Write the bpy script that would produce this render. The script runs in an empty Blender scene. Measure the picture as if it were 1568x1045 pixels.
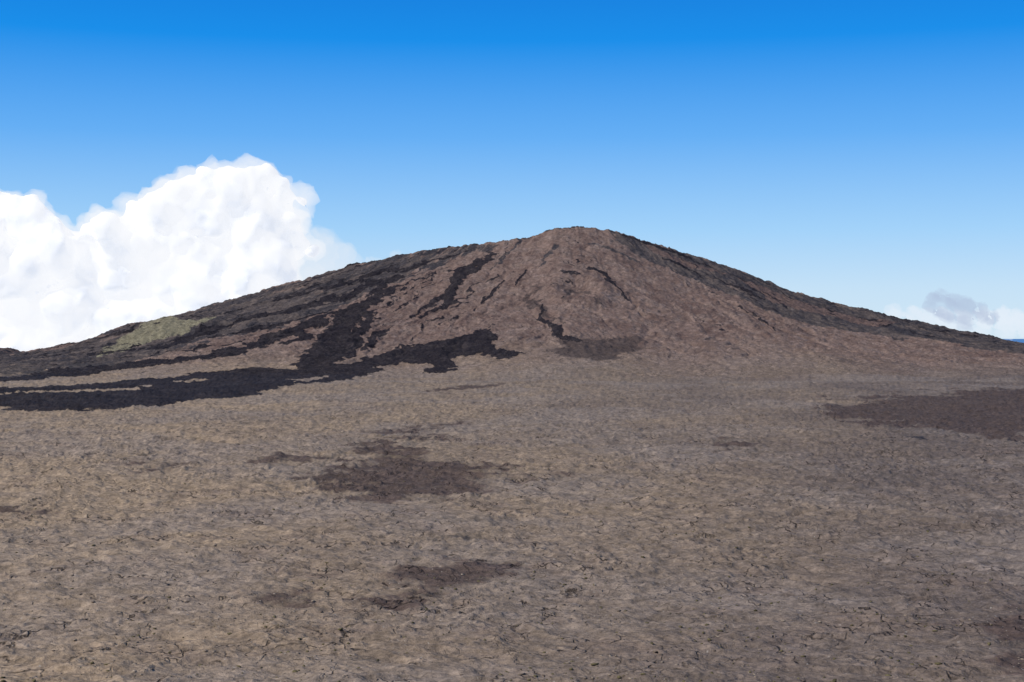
import bpy, math, numpy as np
rng=np.random.RandomState(7)
F=2178.0; CX=784.0; EY=508.0; CZ=130.0; YC=4700.0; K=YC/F
# ---------------------------------------------------------------- noise
def make_tab(seed):
    r=np.random.RandomState(seed); a=r.rand(256,256)*2*np.pi
    return np.cos(a).astype(np.float32),np.sin(a).astype(np.float32)
TABS={}
def pn(x,y,seed=0):
    if seed not in TABS: TABS[seed]=make_tab(seed+11)
    gx,gy=TABS[seed]
    xf=np.floor(x); yf=np.floor(y); xi=xf.astype(np.int64)&255; yi=yf.astype(np.int64)&255
    fx=(x-xf); fy=(y-yf); xj=(xi+1)&255; yj=(yi+1)&255
    u=fx*fx*fx*(fx*(fx*6-15)+10); v=fy*fy*fy*(fy*(fy*6-15)+10)
    n00=gx[xi,yi]*fx+gy[xi,yi]*fy; n10=gx[xj,yi]*(fx-1)+gy[xj,yi]*fy
    n01=gx[xi,yj]*fx+gy[xi,yj]*(fy-1); n11=gx[xj,yj]*(fx-1)+gy[xj,yj]*(fy-1)
    a=n00+u*(n10-n00); b=n01+u*(n11-n01)
    return (a+v*(b-a))*1.5
def fbm(x,y,o=4,seed=0,g=0.5):
    s=0;a=1.0;f=1.0
    for i in range(o):
        s=s+a*pn(x*f+17.3*i,y*f-9.1*i,seed+i); a*=g; f*=2.03
    return s
def sst(a,b,x):
    t=np.clip((x-a)/(b-a),0,1); return t*t*(3-2*t)
# ---------------------------------------------------------------- terrain shape
crest=[(-2500,600),(-900,580),(-500,565),(-150,548),(0,533),(18,532),(38,542),(60,537),(100,528),(150,521),(170,510),(188,499),(215,494),(240,491),(300,476),(345,461),(400,446),(450,432),(490,420),(545,406),(600,393),(650,384),(700,376),(750,371),(800,365),(822,361),(842,353),(862,350),(885,349),(908,349),(940,354),(968,364),(1000,374),(1050,388),(1100,403),(1150,421),(1200,442),(1250,456),(1300,471),(1320,472),(1345,478),(1365,486),(1400,494),(1450,504),(1500,513),(1568,528),(1700,545),(2000,562),(3500,600)]
cxs=np.array([(p[0]-CX)*K for p in crest]); czs=np.array([CZ+(EY-p[1])*K for p in crest])
xs_=np.arange(cxs[0],cxs[-1],6.0); cz_=np.interp(xs_,cxs,czs)
kk=np.hanning(7);kk/=kk.sum(); cz_=np.convolve(np.pad(cz_,3,'edge'),kk,'valid')
cz_=cz_+1.9*fbm(xs_/28.,xs_*0+.7,4,33,.6)+np.where(np.abs(xs_-(885-CX)*K)<90,1.5*pn(xs_/11.,xs_*0+.2,35),0)
SX=(885-CX)*K; SY=YC
def H0(x,y):
    plain=25*sst(700,3500,y)
    c=np.interp(x,xs_,cz_)
    yf=3250+120*pn(x/500,x*0+3.3,40)
    t=np.clip((y-yf)/(YC-yf),0,1)
    g=0.30*t+0.70*t**1.75
    z=plain+np.maximum(c-plain,0)*g+np.minimum(c-plain,0)*g
    back=np.clip((y-YC)/4000.,0,1)
    z=np.where(y>YC, c-(c+720)*back**0.9, z)
    z=z+126*np.exp(-(np.maximum(y,0)/70.)**1.5)
    # old cinder cone on the left flank
    d=np.sqrt(((x+1050)/np.where(x<-1050,200,230))**2+((y-4290)/170)**2)
    z=z+48*np.maximum(0,1-d)**0.9
    # pit mound on the front face
    px=(885-CX)/F*4150; dd=np.sqrt(((x-px)/80)**2+((y-4150)/110)**2)
    z=z+15*np.exp(-((dd-1)/0.42)**2)-9*np.exp(-(dd/0.6)**2)
    return z
def polar(x,y):
    dx=x-SX; dy=y-SY-120-420*np.exp(-(dx/520.)**2)
    r=np.sqrt(dx*dx+dy*dy); th=np.arctan2(dy,dx)
    return r,th
def detail(x,y):
    m=sst(3200,3700,y)*(1-sst(4750,5200,y))
    r,th=polar(x,y)
    thw=th+0.06*fbm(x/380,y/380,3,60)+.03*fbm(x/80,y/80,3,63)
    top=.35+.65*sst(380,900,np.sqrt((x-SX)**2+(y-SY-150)**2))
    rid=fbm(thw*17,r/700,3,50,.6)
    z=m*5.4*rid*top
    rid2=fbm(thw*55,r/200,3,55,.6)
    z+=m*2.4*rid2*top
    z+=m*(2.5*fbm(x/20,y/26,4,70,.65)+4.2*fbm(x/110,y/140,3,75))
    far=sst(300,1500,y)
    # lava plain : hummocks and flow lobes
    w=fbm(x/260,y/260,3,80)*60
    lob=1-2*np.abs(fbm((x+w)/75,(y-w)/48,5,84,.6))
    z+=(1-m*0.8)*((1.3+1.3*far)*lob*np.abs(lob)+(1.0+.9*far)*fbm(x/19,y/12,3,90,.62)+5.0*fbm(x/380,y/380,3,95)*far)
    z+=0.45*(1-far)*(1-2*np.abs(fbm(x/8,y/5.5,3,98)))
    return z
def seg(a,b,n): return np.linspace(a,b,n,endpoint=False)
rows=[seg(-80,420,60)]
s=np.linspace(1/420.,1/3300.,760,endpoint=False); rows.append(1/s)
rows.append(seg(3300,4780,500)); rows.append(np.linspace(4780,9000,50)); rows=np.concatenate(rows)
uu=np.concatenate([np.linspace(-3,-0.46,50,endpoint=False),np.linspace(-0.46,0.46,1400),np.linspace(0.46,3,51)[1:]])
NR=len(rows);NC=len(uu)
Y=np.repeat(rows[:,None],NC,1); X=uu[None,:]*(np.maximum(Y,0)+250.)
Z=H0(X,Y)+detail(X,Y)*sst(-20,200,Y)
# ---------------------------------------------------------------- geological map (masks in world metres)
yy=np.concatenate([np.linspace(400,3300,3000),np.linspace(3300,YC,1400)])
def to_world(p):
    x=(p[0]-CX)/F*yy; z=H0(x,yy); a=(z-CZ)/yy; tgt=(EY-p[1])/F
    i=np.argmax(a>=tgt) if (a>=tgt).any() else len(yy)-1
    return (x[i],yy[i])
def sd_poly(px,py,P):
    d=np.full(px.shape,1e18); ins=np.zeros(px.shape,bool); n=len(P)
    for i in range(n):
        ax,ay=P[i];bx,by=P[(i+1)%n]; ex,ey=bx-ax,by-ay
        t=np.clip(((px-ax)*ex+(py-ay)*ey)/(ex*ex+ey*ey+1e-9),0,1)
        d=np.minimum(d,(px-ax-t*ex)**2+(py-ay-t*ey)**2)
        c=((ay>py)!=(by>py))&(px<(ex)*(py-ay)/(ey if abs(ey)>1e-9 else 1e-9)+ax); ins^=c
    d=np.sqrt(d); return np.where(ins,d,-d)
def sd_line(px,py,P,W):
    best=np.full(px.shape,-1e9)
    for i in range(len(P)-1):
        ax,ay=P[i];bx,by=P[i+1]; ex,ey=bx-ax,by-ay
        t=np.clip(((px-ax)*ex+(py-ay)*ey)/(ex*ex+ey*ey+1e-9),0,1)
        d=np.sqrt((px-ax-t*ex)**2+(py-ay-t*ey)**2); best=np.maximum(best,W[i]+(W[i+1]-W[i])*t-d)
    return best
WX=fbm(X/90,Y/90,4,120,0.6); WY=fbm(X/90+50,Y/90,4,130,0.6)
def layer(items,base=None):
    M=np.full(X.shape,-1.0)
    for it in items:
        kind,pts,soft,warp=it[0],it[1],it[2],it[3]
        P=[to_world(p) for p in pts]; ax=np.array(P)
        mg=warp*2+soft*2+100
        r0=np.searchsorted(rows,ax[:,1].min()-mg); r1=np.searchsorted(rows,ax[:,1].max()+mg)
        ux=ax[:,0]/(ax[:,1]+250.); um=mg/(max(ax[:,1].min(),300)+250.)*1.3
        c0=np.searchsorted(uu,ux.min()-um-.02); c1=np.searchsorted(uu,ux.max()+um+.02)
        sl=(slice(r0,r1),slice(c0,c1))
        x=X[sl]+WX[sl]*warp; y=Y[sl]+WY[sl]*warp
        v=sd_poly(x,y,P) if kind in('p','i') else sd_line(x,y,P,it[4])
        v=np.clip(v/soft,-1,1)
        if kind=='i': M[sl]=np.minimum(M[sl],-v)
        else: M[sl]=np.maximum(M[sl],v)
    return M
lava=[
('p',[(-400,615),(-200,608),(0,600),(60,594),(150,589),(230,581),(300,575),(380,566),(430,569),(490,562),(545,553),(560,563),(600,568),(560,577),(520,584),(470,590),(420,598),(350,608),(290,615),(210,623),(120,630),(60,632),(0,622),(-200,630),(-400,640)],22,26),
('p',[(540,560),(560,548),(620,532),(680,522),(730,508),(760,500),(768,515),(752,525),(775,536),(797,550),(765,552),(742,540),(712,544),(696,552),(700,568),(655,573),(655,556),(610,556),(575,566)],9,30),
('l',[(750,392),(724,410),(704,428),(692,446),(664,466),(628,486)],8,24,[18,26,26,22,18,6]),
('l',[(712,408),(700,416),(690,432)],8,16,[8,14,6]),
('l',[(690,445),(694,462),(655,482),(640,492)],5,16,[14,12,8,3]),
('l',[(660,418),(625,438),(590,450),(566,462),(545,474),(530,490),(515,512),(500,535),(485,562)],8,30,[5,12,18,26,32,32,40,46,48]),
('l',[(585,448),(562,472),(566,495),(545,515),(530,545)],6,24,[8,14,18,24,12]),
('l',[(520,490),(545,486),(560,480)],6,14,[8,14,6]),
('l',[(600,500),(575,515),(560,535)],6,20,[4,14,12]),
('l',[(548,468),(500,488),(455,505),(400,525),(340,542),(240,556),(120,568),(0,584)],7,38,[12,28,46,36,46,40,60,70]),
('l',[(455,505),(470,520),(430,528)],6,20,[24,20,6]),
('l',[(410,515),(395,525),(380,532)],6,20,[20,26,8]),
('l',[(610,424),(560,440),(500,462),(440,478),(370,492),(300,512),(240,535)],6,34,[10,22,30,30,32,40,30]),
('l',[(650,404),(600,414),(540,432),(490,444),(420,462)],6,28,[6,16,22,22,12]),
('l',[(720,384),(660,400),(620,416)],6,24,[4,12,6]),
('l',[(500,478),(440,494),(370,510),(320,520)],6,26,[10,18,16,6]),
('l',[(560,430),(585,440),(560,456)],6,14,[12,18,8]),
('l',[(826,486),(845,498),(858,514),(888,521)],4,12,[5,10,12,10]),
('l',[(830,470),(828,488)],4,8,[3,6]),
('l',[(772,430),(758,445),(745,458),(738,468)],4,14,[3,8,7,3]),
('l',[(901,411),(925,418),(945,440),(962,462)],4,14,[6,8,7,5]),
('l',[(806,415),(798,428),(790,440)],4,12,[4,7,3]),
('l',[(640,455),(618,468),(600,480)],4,14,[3,8,3]),
('l',[(1010,395),(1045,408),(1075,424)],5,18,[3,12,4]),
('l',[(1095,428),(1130,442),(1175,462)],5,20,[4,14,5]),
('l',[(940,358),(990,374),(1040,390),(1090,410)],5,18,[3,9,10,4]),
('i',[(0,607),(80,601),(160,597),(232,590),(216,598),(140,603),(60,606),(0,611)],8,18),
('i',[(255,588),(300,583),(330,582),(290,588)],8,16),
('i',[(440,584),(480,580),(515,576),(500,582),(455,588)],8,16),
('i',[(590,566),(620,558),(655,556),(652,566),(610,571)],8,10),
('i',[(-400,622),(-200,614),(-20,609),(-150,618)],8,18),
]
flank=[
('p',[(-900,590),(-200,548),(0,531),(40,540),(150,519),(190,498),(300,474),(400,444),(490,418),(600,391),(700,374),(800,364),(760,380),(700,396),(640,418),(590,440),(540,466),(500,482),(420,502),(340,520),(240,545),(160,565),(60,580),(0,583),(-200,590)],60,40),
('p',[(930,351),(965,362),(1000,372),(1050,387),(1100,400),(1150,419),(1200,440),(1250,455),(1320,469),(1400,491),(1500,510),(1568,526),(1800,550),(1750,560),(1568,542),(1400,518),(1260,503),(1200,488),(1150,466),(1100,444),(1040,418),(985,396),(945,372)],18,20),
('l',[(1000,382),(1060,408),(1110,440),(1170,464)],8,20,[4,14,16,5]),
('l',[(1010,400),(1040,412),(1080,432)],8,20,[8,12,6]),
('l',[(835,352),(905,349)],8,14,[9,9]),
('l',[(905,372),(935,382),(975,402)],6,14,[6,11,6]),
('l',[(850,372),(835,392),(828,410)],6,14,[3,7,3]),
('l',[(800,372),(770,392),(752,412)],6,16,[4,9,4]),
]
red=[('p',[(1130,425),(1200,452),(1300,484),(1380,498),(1340,502),(1250,480),(1180,462)],5,10),
('p',[(985,374),(1060,402),(1120,422),(1060,411),(1000,388)],5,10)]
brown=[
('p',[(1255,628),(1330,610),(1430,600),(1568,594),(1800,592),(1800,672),(1568,672),(1450,668),(1350,658),(1290,645)],70,80),
('p',[(475,738),(545,712),(560,690),(640,655),(700,650),(655,668),(625,690),(700,708),(775,722),(745,742),(680,752),(620,772),(560,762),(500,752)],50,50),
('p',[(378,708),(415,700),(478,704),(470,712),(430,712),(395,716)],22,22),
('p',[(215,722),(250,714),(285,716),(250,722),(230,730)],20,22),
('p',[(780,590),(700,596),(640,600),(700,590)],20,30),
('p',[(590,895),(640,870),(780,865),(820,880),(730,905),(640,915)],30,30),
('p',[(1500,960),(1568,930),(1700,940),(1700,1030),(1568,1020)],24,16),
('p',[(1080,680),(1120,676),(1145,682),(1110,690)],20,20),
('p',[(0,780),(60,772),(90,780),(40,790)],24,24),
('p',[(410,915),(470,905),(500,925),(440,935)],22,16),
]
patch=[('p',[(858,524),(925,515),(982,520),(975,537),(950,550),(900,549),(862,546)],26,34),
('l',[(820,440),(812,462),(835,480),(860,495)],12,20,[10,16,14,6]),
('l',[(862,462),(870,446),(900,448),(918,462)],14,16,[6,8,8,6])]
olive=[('p',[(143,549),(170,528),(205,505),(238,487),(275,487),(330,488),(312,499),(262,515),(225,527),(180,541)],14,16)]
M_l=layer(lava); M_f=layer(flank); M_r=layer(red); M_b=layer(brown); M_o=layer(olive); M_p=layer(patch)
r,th=polar(X,Y); thw=th+0.06*fbm(X/380,Y/380,3,60)+.04*fbm(X/80,Y/80,3,63)
ST=0.6*fbm(thw*30,r/420,4,140,.6)+0.42*fbm(thw*90,r/200,3,150,.6)+.42*fbm(X/60,Y/80,4,155,.6)
# thin young flows that run down the fall line, mostly left of the summit and below the rim
side=np.maximum(sst(SX-60,SX-420,X),.85*sst(SX+60,SX+350,X)*sst(3850,4400,Y))
side=np.maximum(side,.45*sst(3950,4300,Y))
side*=sst(3550,3900,Y)*(1-sst(4760,4850,Y))
sn=fbm(thw*32+5,r/650,3,210,.55)+.35*fbm(X/45,Y/60,3,215,.6)
M_t=np.clip((sn-.98+.42*side)*3,-1,1)*np.where(side>.02,1,0)-(side<=.02)
M_l=np.maximum(M_l,M_t*.6-.05)
MT=sst(3100,3900,Y+110*fbm(X/300,Y/300,2,160))
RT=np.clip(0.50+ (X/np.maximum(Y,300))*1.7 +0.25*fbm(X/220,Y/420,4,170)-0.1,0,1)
Z=Z+2.4*sst(-0.1,0.5,M_l)+0.9*fbm(X/9,Y/14,2,181)*sst(0,0.4,M_l)
def build_mesh(name,co,faces_quads):
    me=bpy.data.meshes.new(name); nv=len(co); nf,k=faces_quads.shape
    me.vertices.add(nv); me.vertices.foreach_set('co',co.astype(np.float32).ravel())
    me.loops.add(nf*k); me.loops.foreach_set('vertex_index',faces_quads.astype(np.int32).ravel())
    me.polygons.add(nf); me.polygons.foreach_set('loop_start',np.arange(0,nf*k,k,dtype=np.int32))
    me.update(calc_edges=True)
    ob=bpy.data.objects.new(name,me); bpy.context.scene.collection.objects.link(ob); return ob
co=np.stack([X.ravel(),Y.ravel(),Z.ravel()],1)
ii=(np.arange(NR-1)[:,None]*NC+np.arange(NC-1)[None,:]).ravel()
q=np.stack([ii,ii+1,ii+NC+1,ii+NC],1)
ter=build_mesh('volcano_terrain',co,q)
ter.data.polygons.foreach_set('use_smooth',np.ones(len(q),bool))
for n,a in dict(m_lava=M_l,m_flank=M_f,m_red=M_r,m_brown=M_b,m_olive=M_o,m_patch=M_p,streak=ST,mtn=MT,rgt=RT).items():
    at=ter.data.attributes.new(n,'FLOAT','POINT'); at.data.foreach_set('value',a.astype(np.float32).ravel())
# ---------------------------------------------------------------- material helpers
class NT:
    def __init__(s,nt): s.t=nt; s.n=nt.nodes; s.l=nt.links
    def lk(s,a,b):
        if isinstance(a,(int,float)): b.default_value=a
        elif isinstance(a,tuple): b.default_value=a if len(a)==len(b.default_value) else a+(1,)
        else: s.l.new(a,b)
    def attr(s,name):
        n=s.n.new('ShaderNodeAttribute'); n.attribute_name=name; return n.outputs['Fac']
    def m(s,op,a,b=0.0,c=None,clamp=False):
        n=s.n.new('ShaderNodeMath'); n.operation=op; n.use_clamp=clamp
        s.lk(a,n.inputs[0]); s.lk(b,n.inputs[1])
        if c is not None: s.lk(c,n.inputs[2])
        return n.outputs[0]
    def noise(s,vec,scale,detail=4,rough=0.6,dist=0.0):
        n=s.n.new('ShaderNodeTexNoise'); s.l.new(vec,n.inputs['Vector'])
        n.inputs['Scale'].default_value=scale; n.inputs['Detail'].default_value=detail
        n.inputs['Roughness'].default_value=rough; n.inputs['Distortion'].default_value=dist; return n.outputs['Fac']
    def rng(s,v,a,b,c=0.0,d=1.0,sm=False):
        n=s.n.new('ShaderNodeMapRange'); n.clamp=True
        if sm: n.interpolation_type='SMOOTHSTEP'
        s.lk(v,n.inputs[0])
        for i,k in enumerate((a,b,c,d)): n.inputs[i+1].default_value=k
        return n.outputs[0]
    def mix(s,f,a,b,bt='MIX'):
        n=s.n.new('ShaderNodeMix'); n.data_type='RGBA'; n.blend_type=bt
        s.lk(f,n.inputs[0]); s.lk(a,n.inputs[6]); s.lk(b,n.inputs[7]); return n.outputs[2]
    def scl(s,col,v):
        n=s.n.new('ShaderNodeVectorMath'); n.operation='SCALE'; s.l.new(col,n.inputs[0]); s.lk(v,n.inputs['Scale']); return n.outputs[0]
def newmat(name):
    m=bpy.data.materials.new(name); m.use_nodes=True; nt=m.node_tree
    for n in list(nt.nodes): nt.nodes.remove(n)
    out=nt.nodes.new('ShaderNodeOutputMaterial'); return m,NT(nt),out
# ---- terrain material
m,g,out=newmat('lava_ground')
geo=g.n.new('ShaderNodeNewGeometry').outputs['Position']
stv=g.n.new('ShaderNodeVectorMath'); stv.operation='MULTIPLY'; g.l.new(geo,stv.inputs[0]); stv.inputs[1].default_value=(.75,1.15,1.0); sgeo=stv.outputs[0]
nA=g.noise(sgeo,0.42,4,0.70); nB=g.noise(sgeo,0.085,5,0.70,0.4); nC=g.noise(geo,0.020,6,0.68,0.5); nD=g.noise(geo,0.004,3,0.55,0.5)
stk=g.attr('streak')
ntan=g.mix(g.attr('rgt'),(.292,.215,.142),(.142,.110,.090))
ntan=g.mix(g.rng(nD,.42,.62,0,.55,True),ntan,(.232,.188,.155))
ntan=g.mix(g.rng(nC,.50,.64,0,.52,True),ntan,(.138,.101,.078))
mount=g.mix(g.rng(stk,-.6,.6,0,1),(.118,.076,.062),(.205,.140,.110))
mount=g.mix(g.rng(nC,.45,.65,0,.50),mount,(.190,.145,.120))
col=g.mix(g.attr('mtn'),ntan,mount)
fine=g.m('ADD',g.m('MULTIPLY',g.m('SUBTRACT',nA,.5),.5),g.m('MULTIPLY',g.m('SUBTRACT',nB,.5),1.0))
fine2=g.m('ADD',fine,g.m('MULTIPLY',g.m('SUBTRACT',nC,.5),2.4))
bm=g.rng(g.m('ADD',g.attr('m_brown'),g.m('MULTIPLY',fine2,1.8)),-.3,.35,0,.86,True)
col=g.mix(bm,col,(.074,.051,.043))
pm=g.rng(g.m('ADD',g.attr('m_patch'),g.m('MULTIPLY',fine2,1.8)),-.2,.4,0,.8,True)
col=g.mix(pm,col,(.056,.042,.038))
fm=g.rng(g.m('ADD',g.m('ADD',g.attr('m_flank'),g.m('MULTIPLY',fine,1.2)),g.m('MULTIPLY',stk,-1.1)),-.1,.35,0,1,True)
col=g.mix(g.m('MULTIPLY',fm,.88),col,g.mix(g.rng(stk,-.4,.5),(.030,.030,.035),(.100,.080,.069)))
rm=g.rng(g.m('ADD',g.attr('m_red'),g.m('MULTIPLY',fine,1.2)),-.1,.3,0,.8,True)
col=g.mix(rm,col,(.130,.085,.070))
om=g.rng(g.m('ADD',g.attr('m_olive'),g.m('MULTIPLY',fine,1.8)),-.15,.4,0,.85,True)
col=g.mix(om,col,(.215,.190,.120))
lm=g.rng(g.m('ADD',g.attr('m_lava'),g.m('MULTIPLY',fine2,1.1)),-.05,.13,0,.97,True)
lavc=g.mix(g.rng(nC,.4,.7),(.012,.010,.014),(.036,.029,.029))
col=g.mix(lm,col,lavc)
v1=g.rng(nA,.28,.72,.60,1.38); v2=g.rng(nB,.3,.7,.62,1.38); v3=g.rng(nC,.3,.7,.82,1.18)
col=g.scl(col,g.m('MULTIPLY',g.m('MULTIPLY',v1,v2),v3))
vo=g.n.new('ShaderNodeTexVoronoi'); vo.feature='DISTANCE_TO_EDGE'
wv=g.n.new('ShaderNodeVectorMath'); wv.operation='ADD'; g.l.new(geo,wv.inputs[0])
nz=g.n.new('ShaderNodeTexNoise'); nz.inputs['Scale'].default_value=.05; nz.inputs['Detail'].default_value=4; g.l.new(geo,nz.inputs['Vector'])
g.l.new(g.scl(nz.outputs['Color'],45.0),wv.inputs[1]); g.l.new(wv.outputs[0],vo.inputs['Vector']); vo.inputs['Scale'].default_value=.036
crk=g.m('MULTIPLY',g.rng(vo.outputs['Distance'],0,.035,1,0,True),g.m('MULTIPLY',g.rng(nC,.44,.56,0,1),g.rng(nB,.40,.52,.2,1)))
col=g.scl(col,g.m('SUBTRACT',1.0,g.m('MULTIPLY',crk,.8)))
spk=g.noise(geo,.6,1,.5)
col=g.mix(g.rng(spk,.72,.77,0,.5),col,(.40,.36,.31))
bs=g.n.new('ShaderNodeBsdfPrincipled'); g.l.new(col,bs.inputs['Base Color']); bs.inputs['Roughness'].default_value=.95; bs.inputs['Specular IOR Level'].default_value=.12
hgt=g.m('SUBTRACT',g.m('ADD',g.m('MULTIPLY',nA,1.2),g.m('MULTIPLY',nB,4.2)),g.m('MULTIPLY',crk,1.2))
bp=g.n.new('ShaderNodeBump'); bp.inputs['Strength'].default_value=.75; bp.inputs['Distance'].default_value=1.0; g.l.new(hgt,bp.inputs['Height'])
g.l.new(bp.outputs[0],bs.inputs['Normal']); g.l.new(bs.outputs[0],out.inputs['Surface'])
ter.data.materials.append(m)
# ---------------------------------------------------------------- rocks and shrubs (one object each)
t=(1+5**.5)/2
ico=np.array([(-1,t,0),(1,t,0),(-1,-t,0),(1,-t,0),(0,-1,t),(0,1,t),(0,-1,-t),(0,1,-t),(t,0,-1),(t,0,1),(-t,0,-1),(-t,0,1)],float); ico/=np.linalg.norm(ico[0])
icf=np.array([(0,11,5),(0,5,1),(0,1,7),(0,7,10),(0,10,11),(1,5,9),(5,11,4),(11,10,2),(10,7,6),(7,1,8),(3,9,4),(3,4,2),(3,2,6),(3,6,8),(3,8,9),(4,9,5),(2,4,11),(6,2,10),(8,6,7),(9,8,1)])
def hz(x,y): 
    return H0(x,y)+detail(x,y)*sst(-20,200,y)
def scatter(name,N,smin,smax,flat,seed,thr,mat):
    r=np.random.RandomState(seed)
    y=1/(1/380.+(1/1900.-1/380.)*r.rand(N)); x=(r.rand(N)*2-1)*.46*(y+200)
    k=fbm(x/60,y/60,3,seed+200)+.35*r.randn(N)>thr; x=x[k];y=y[k];n=len(x)
    s=smin*(smax/smin)**(r.rand(n)**2.2)
    jit=1+.45*(r.rand(n,12,1)-.5)*2
    P=ico[None]*jit*s[:,None,None]; P[:,:,2]*=flat
    a=r.rand(n)*6.28; ca,sa=np.cos(a)[:,None],np.sin(a)[:,None]
    st=1+.8*r.rand(n)[:,None]; px=P[:,:,0]*st; py=P[:,:,1]
    z=hz(x,y)
    V=np.stack([px*ca-py*sa+x[:,None],px*sa+py*ca+y[:,None],P[:,:,2]+z[:,None]+(s*flat*.15)[:,None]],2).reshape(-1,3)
    Fc=(icf[None]+12*np.arange(n)[:,None,None]).reshape(-1,3)
    o=build_mesh(name,V,Fc); o.data.materials.append(mat)
    return o
def simple(name,c1,c2,sc):
    m,g,out=newmat(name); geo=g.n.new('ShaderNodeNewGeometry').outputs['Position']
    c=g.mix(g.rng(g.noise(geo,sc,3,.6),.35,.65),c1,c2)
    b=g.n.new('ShaderNodeBsdfDiffuse'); g.l.new(c,b.inputs[0]); g.l.new(b.outputs[0],out.inputs['Surface']); return m
scatter('lava_rocks',18000,.25,.95,.5,1,0.1,simple('rock_basalt',(.10,.075,.06),(.30,.24,.18),.05))
scatter('heath_shrubs',14000,.25,.9,.6,2,0.15,simple('shrub_leaf',(.075,.065,.035),(.15,.125,.065),.05))
# ---------------------------------------------------------------- sea
n=128; a=np.linspace(0,2*np.pi,n,endpoint=False)
V=[(0,0,-600)];Fs=[];R=[3000,12000,40000,150000]
for rr in R: V+= [(rr*math.cos(t_),rr*math.sin(t_),-600) for t_ in a]
me=bpy.data.meshes.new('sea')
for i in range(n):
    j=(i+1)%n; Fs.append((0,1+i,1+j))
    for k in range(len(R)-1): Fs.append((1+k*n+i,1+(k+1)*n+i,1+(k+1)*n+j,1+k*n+j))
me.from_pydata(V,[],Fs); sea=bpy.data.objects.new('sea',me); bpy.context.scene.collection.objects.link(sea)
m,g,out=newmat('sea_water'); geo=g.n.new('ShaderNodeNewGeometry').outputs['Position']
c=g.mix(g.rng(g.noise(geo,.0006,4,.6),.4,.6),(.06,.17,.36),(.10,.24,.45))
b=g.n.new('ShaderNodeBsdfPrincipled'); g.l.new(c,b.inputs['Base Color']); b.inputs['Roughness'].default_value=.6
g.l.new(b.outputs[0],out.inputs['Surface']); me.materials.append(m)
# ---------------------------------------------------------------- clouds
import bmesh, mathutils
def puff_mesh(name,puffs,dist,voxel,amp,sc,seed,grow=0,sub=2,its=4):
    """puffs: (px,py,r) measured on the photo, set at a real distance (m)"""
    k=dist/F; bm=bmesh.new()
    for (px,py,rad,dep) in puffs:
        x=(px-CX)*k; z=CZ+(EY-py)*k; y=dist+dep*k
        bmesh.ops.create_icosphere(bm,subdivisions=sub,radius=rad*k+grow,matrix=mathutils.Matrix.Translation((x,y,z)))
    me=bpy.data.meshes.new(name+'_raw'); bm.to_mesh(me); bm.free()
    o=bpy.data.objects.new(name+'_raw',me); bpy.context.scene.collection.objects.link(o)
    md=o.modifiers.new('r','REMESH'); md.mode='VOXEL'; md.voxel_size=voxel
    ms=o.modifiers.new('s','SMOOTH'); ms.iterations=its; ms.factor=.6
    dg=bpy.context.evaluated_depsgraph_get(); e=o.evaluated_get(dg); m2=bpy.data.meshes.new_from_object(e)
    bpy.data.objects.remove(o)
    nv=len(m2.vertices); c=np.empty(nv*3,np.float32); m2.vertices.foreach_get('co',c); c=c.reshape(-1,3).astype(float)
    for L,A in ((sc,amp),(sc*.42,amp*.42),(sc*.18,amp*.18)):
        m2.vertices.foreach_set('co',c.astype(np.float32).ravel()); m2.update()
        nn=np.empty(nv*3,np.float32); m2.vertex_normals.foreach_get('vector',nn) ; nn=nn.reshape(-1,3)
        f=(np.abs(pn(c[:,0]/L+c[:,1]/L*.37,c[:,2]/L-c[:,1]/L*.5,seed))+np.abs(pn(c[:,1]/L+c[:,0]/L*.41,c[:,2]/L*1.1+c[:,0]/L*.6,seed+1)))
        c=c+nn*((.62-f)*A*1.6)[:,None]
    m2.vertices.foreach_set('co',c.astype(np.float32).ravel()); m2.update()
    m2.polygons.foreach_set('use_smooth',np.ones(len(m2.polygons),bool))
    o=bpy.data.objects.new(name,m2); bpy.context.scene.collection.objects.link(o); return o
def glow_volmat(name,col,dens,val):
    m,g,out=newmat(name); ab=g.n.new('ShaderNodeVolumeAbsorption'); ab.inputs[0].default_value=(0,0,0,1); ab.inputs[1].default_value=dens
    em=g.n.new('ShaderNodeEmission'); em.inputs[0].default_value=col+(1,); em.inputs[1].default_value=dens*val  # volume emits its own light in place of scattered sunlight
    ad=g.n.new('ShaderNodeAddShader'); g.l.new(ab.outputs[0],ad.inputs[0]); g.l.new(em.outputs[0],ad.inputs[1]); g.l.new(ad.outputs[0],out.inputs['Volume']); return m
def fill(outline_pts,seed,nfill,ybot):
    r=np.random.RandomState(seed); P=[]
    for (x,y,rad) in outline_pts: P.append((x,y+rad,rad,r.uniform(-20,20)))
    ox=np.array([p[0] for p in outline_pts]); oy=np.array([p[1] for p in outline_pts]); o=np.argsort(ox)
    for x in np.arange(-260,440,26.):
        top=np.interp(x,ox[o],oy[o])
        for y in np.arange(top+48,600,34.):
            P.append((x+r.uniform(-8,8),y+r.uniform(-6,6),r.uniform(30,44),r.uniform(-35,15)))
    return P
big=[(-260,300,60),(-200,270,60),(-140,290,50),(-80,262,50),(-40,270,40),(0,287,32),(28,296,26),(52,294,16),(75,320,26),(105,342,24),(140,338,22),(172,320,26),(200,302,20),(222,306,18),(255,280,26),(290,260,26),(318,252,24),(350,250,22),(385,248,22),(412,252,20),(434,268,20),(450,284,18),(468,299,12),(452,320,18),(425,350,24),(455,362,20),(480,372,14)]
P=fill(big,3,70,560)
cloud=bpy.data.objects.new('cumulus_cloud',None); bpy.context.scene.collection.objects.link(cloud)
core=puff_mesh('cloud_body',P,15000,32,58,620,5,-34,2,14); core.parent=cloud
m,g,out=newmat('cloud_white_glow'); 
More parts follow.
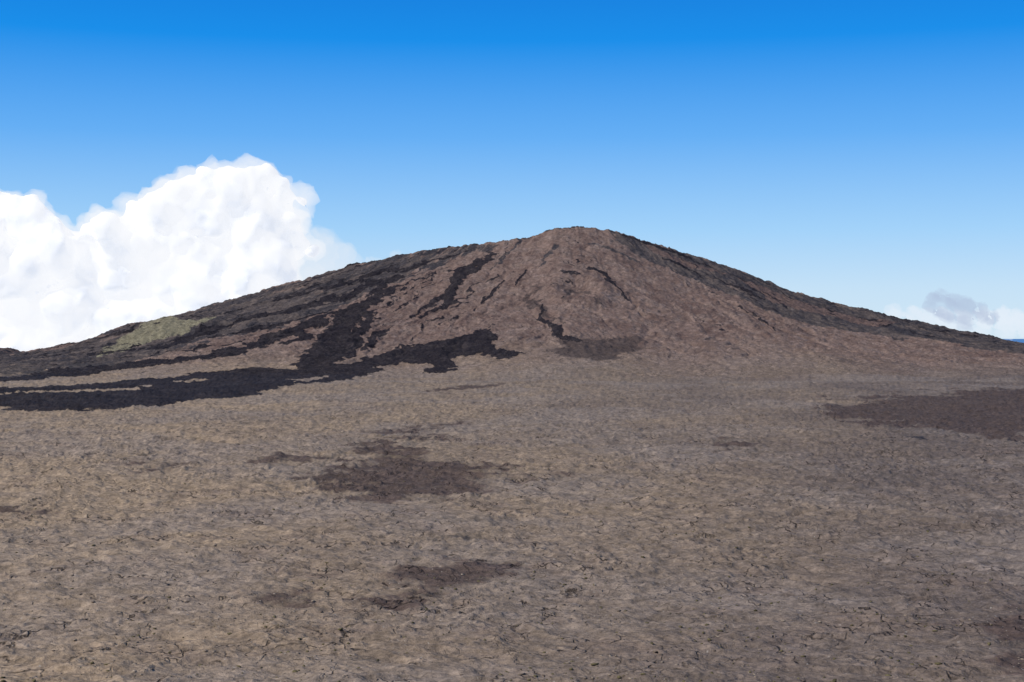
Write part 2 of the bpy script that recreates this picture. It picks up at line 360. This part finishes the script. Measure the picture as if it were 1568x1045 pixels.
b=g.n.new('ShaderNodeBsdfDiffuse'); b.inputs[0].default_value=(.36,.35,.335,1)
em=g.n.new('ShaderNodeEmission'); em.inputs[0].default_value=(.95,.965,1,1); em.inputs[1].default_value=.72  # added glow stands in for sunlight scattered inside the cloud
ad=g.n.new('ShaderNodeAddShader'); g.l.new(b.outputs[0],ad.inputs[0]); g.l.new(em.outputs[0],ad.inputs[1]); g.l.new(ad.outputs[0],out.inputs['Surface'])
core.data.materials.append(m)
shell=puff_mesh('cloud_haze',P,15000,40,100,400,25,12,2,5); shell.parent=cloud; shell.data.materials.append(glow_volmat('cloud_soft_edge',(.96,.97,1.0),.0034,.99))
wis=[(490,385,34,0),(515,395,26,10),(518,418,26,0),(480,430,45,0),(540,405,13,0),(600,399,12,0),(575,405,14,0),(625,400,9,0),(440,470,60,0),(455,350,22,0)]
w=puff_mesh('cloud_wisps',wis,15300,30,80,260,9,0,2,8); w.parent=cloud; w.data.materials.append(glow_volmat('cloud_mist',(.88,.93,1.0),.0024,.93))
sm=[(1432,460,13,0),(1446,453,12,0),(1458,466,16,0),(1478,474,13,0),(1500,481,10,0),(1520,484,8,0),(1450,478,15,0),(1475,488,13,0),(1500,490,9,0)]
c2=bpy.data.objects.new('small_cloud',None); bpy.context.scene.collection.objects.link(c2)
w=puff_mesh('cloud_mist_body',sm,16000,18,75,220,12,8); w.parent=c2; w.data.materials.append(glow_volmat('cloud_grey',(.42,.50,.68),.0042,1.0))
bank=[(1370,482,11,0),(1395,484,12,0),(1420,488,14,0),(1445,490,14,0),(1475,492,14,0),(1505,492,14,0),(1535,488,15,0),(1560,490,16,0),(1590,490,18,0),(1630,494,18,0),(1680,498,20,0),(1410,500,12,0),(1450,503,12,0),(1500,504,12,0),(1540,505,10,0),(1575,505,10,0)]
c3=bpy.data.objects.new('cloud_bank',None); bpy.context.scene.collection.objects.link(c3)
w=puff_mesh('cloud_bank_body',bank,26000,34,110,300,15,10); w.parent=c3; w.data.materials.append(glow_volmat('cloud_bank_white',(.82,.89,.98),.0030,.98))
# ---------------------------------------------------------------- light
EL=math.radians(47); AZ=math.radians(-120)  # sun to the left, a little behind the camera
d=(math.sin(AZ)*math.cos(EL),math.cos(AZ)*math.cos(EL),math.sin(EL))
L=bpy.data.lights.new('sun','SUN'); L.energy=4.2; L.angle=math.radians(.5); L.color=(1,.955,.90)
so=bpy.data.objects.new('sun',L); so.rotation_euler=mathutils.Vector(d).to_track_quat('Z','Y').to_euler(); bpy.context.scene.collection.objects.link(so)
w=bpy.data.worlds.new('World'); bpy.context.scene.world=w; w.use_nodes=True; g=NT(w.node_tree)
for nn in list(g.n): g.n.remove(nn)
sky=g.n.new('ShaderNodeTexSky'); sky.sky_type='NISHITA'; sky.sun_disc=False; sky.sun_elevation=EL; sky.sun_rotation=AZ; sky.altitude=2300
tc=g.n.new('ShaderNodeTexCoord'); sx=g.n.new('ShaderNodeSeparateXYZ'); g.l.new(tc.outputs['Generated'],sx.inputs[0])
cr=g.n.new('ShaderNodeValToRGB'); g.l.new(g.rng(sx.outputs[2],0,.5),cr.inputs[0])
st=[(0,(.63,.79,.92)),(.06,(.55,.75,.94)),(.14,(.36,.645,.965)),(.27,(.125,.43,.93)),(.40,(.0,.27,.84)),(.48,(.0,.205,.74)),(.75,(.0,.12,.42)),(1,(.0,.09,.34))]
els=cr.color_ramp.elements
while len(els)<len(st): els.new(.5)
for e,(p,c) in zip(els,st): e.position=p; e.color=c+(1,)
bg=g.n.new('ShaderNodeBackground'); bg.inputs[1].default_value=.1
g.l.new(g.mix(.94,sky.outputs[0],g.scl(cr.outputs[0],10.0)),bg.inputs[0])
wo=g.n.new('ShaderNodeOutputWorld'); g.l.new(bg.outputs[0],wo.inputs[0])
# ---------------------------------------------------------------- camera
cam=bpy.data.cameras.new('camera'); cam.lens=50.0; cam.sensor_width=36; cam.clip_start=1; cam.clip_end=500000
cobj=bpy.data.objects.new('camera',cam); cobj.location=(0,0,CZ); cobj.rotation_euler=(math.radians(90)-math.atan(14.5/F),0,0)
bpy.context.scene.collection.objects.link(cobj); bpy.context.scene.camera=cobj
sc=bpy.context.scene; sc.view_settings.view_transform='Standard'; sc.view_settings.look='None'; sc.view_settings.exposure=0
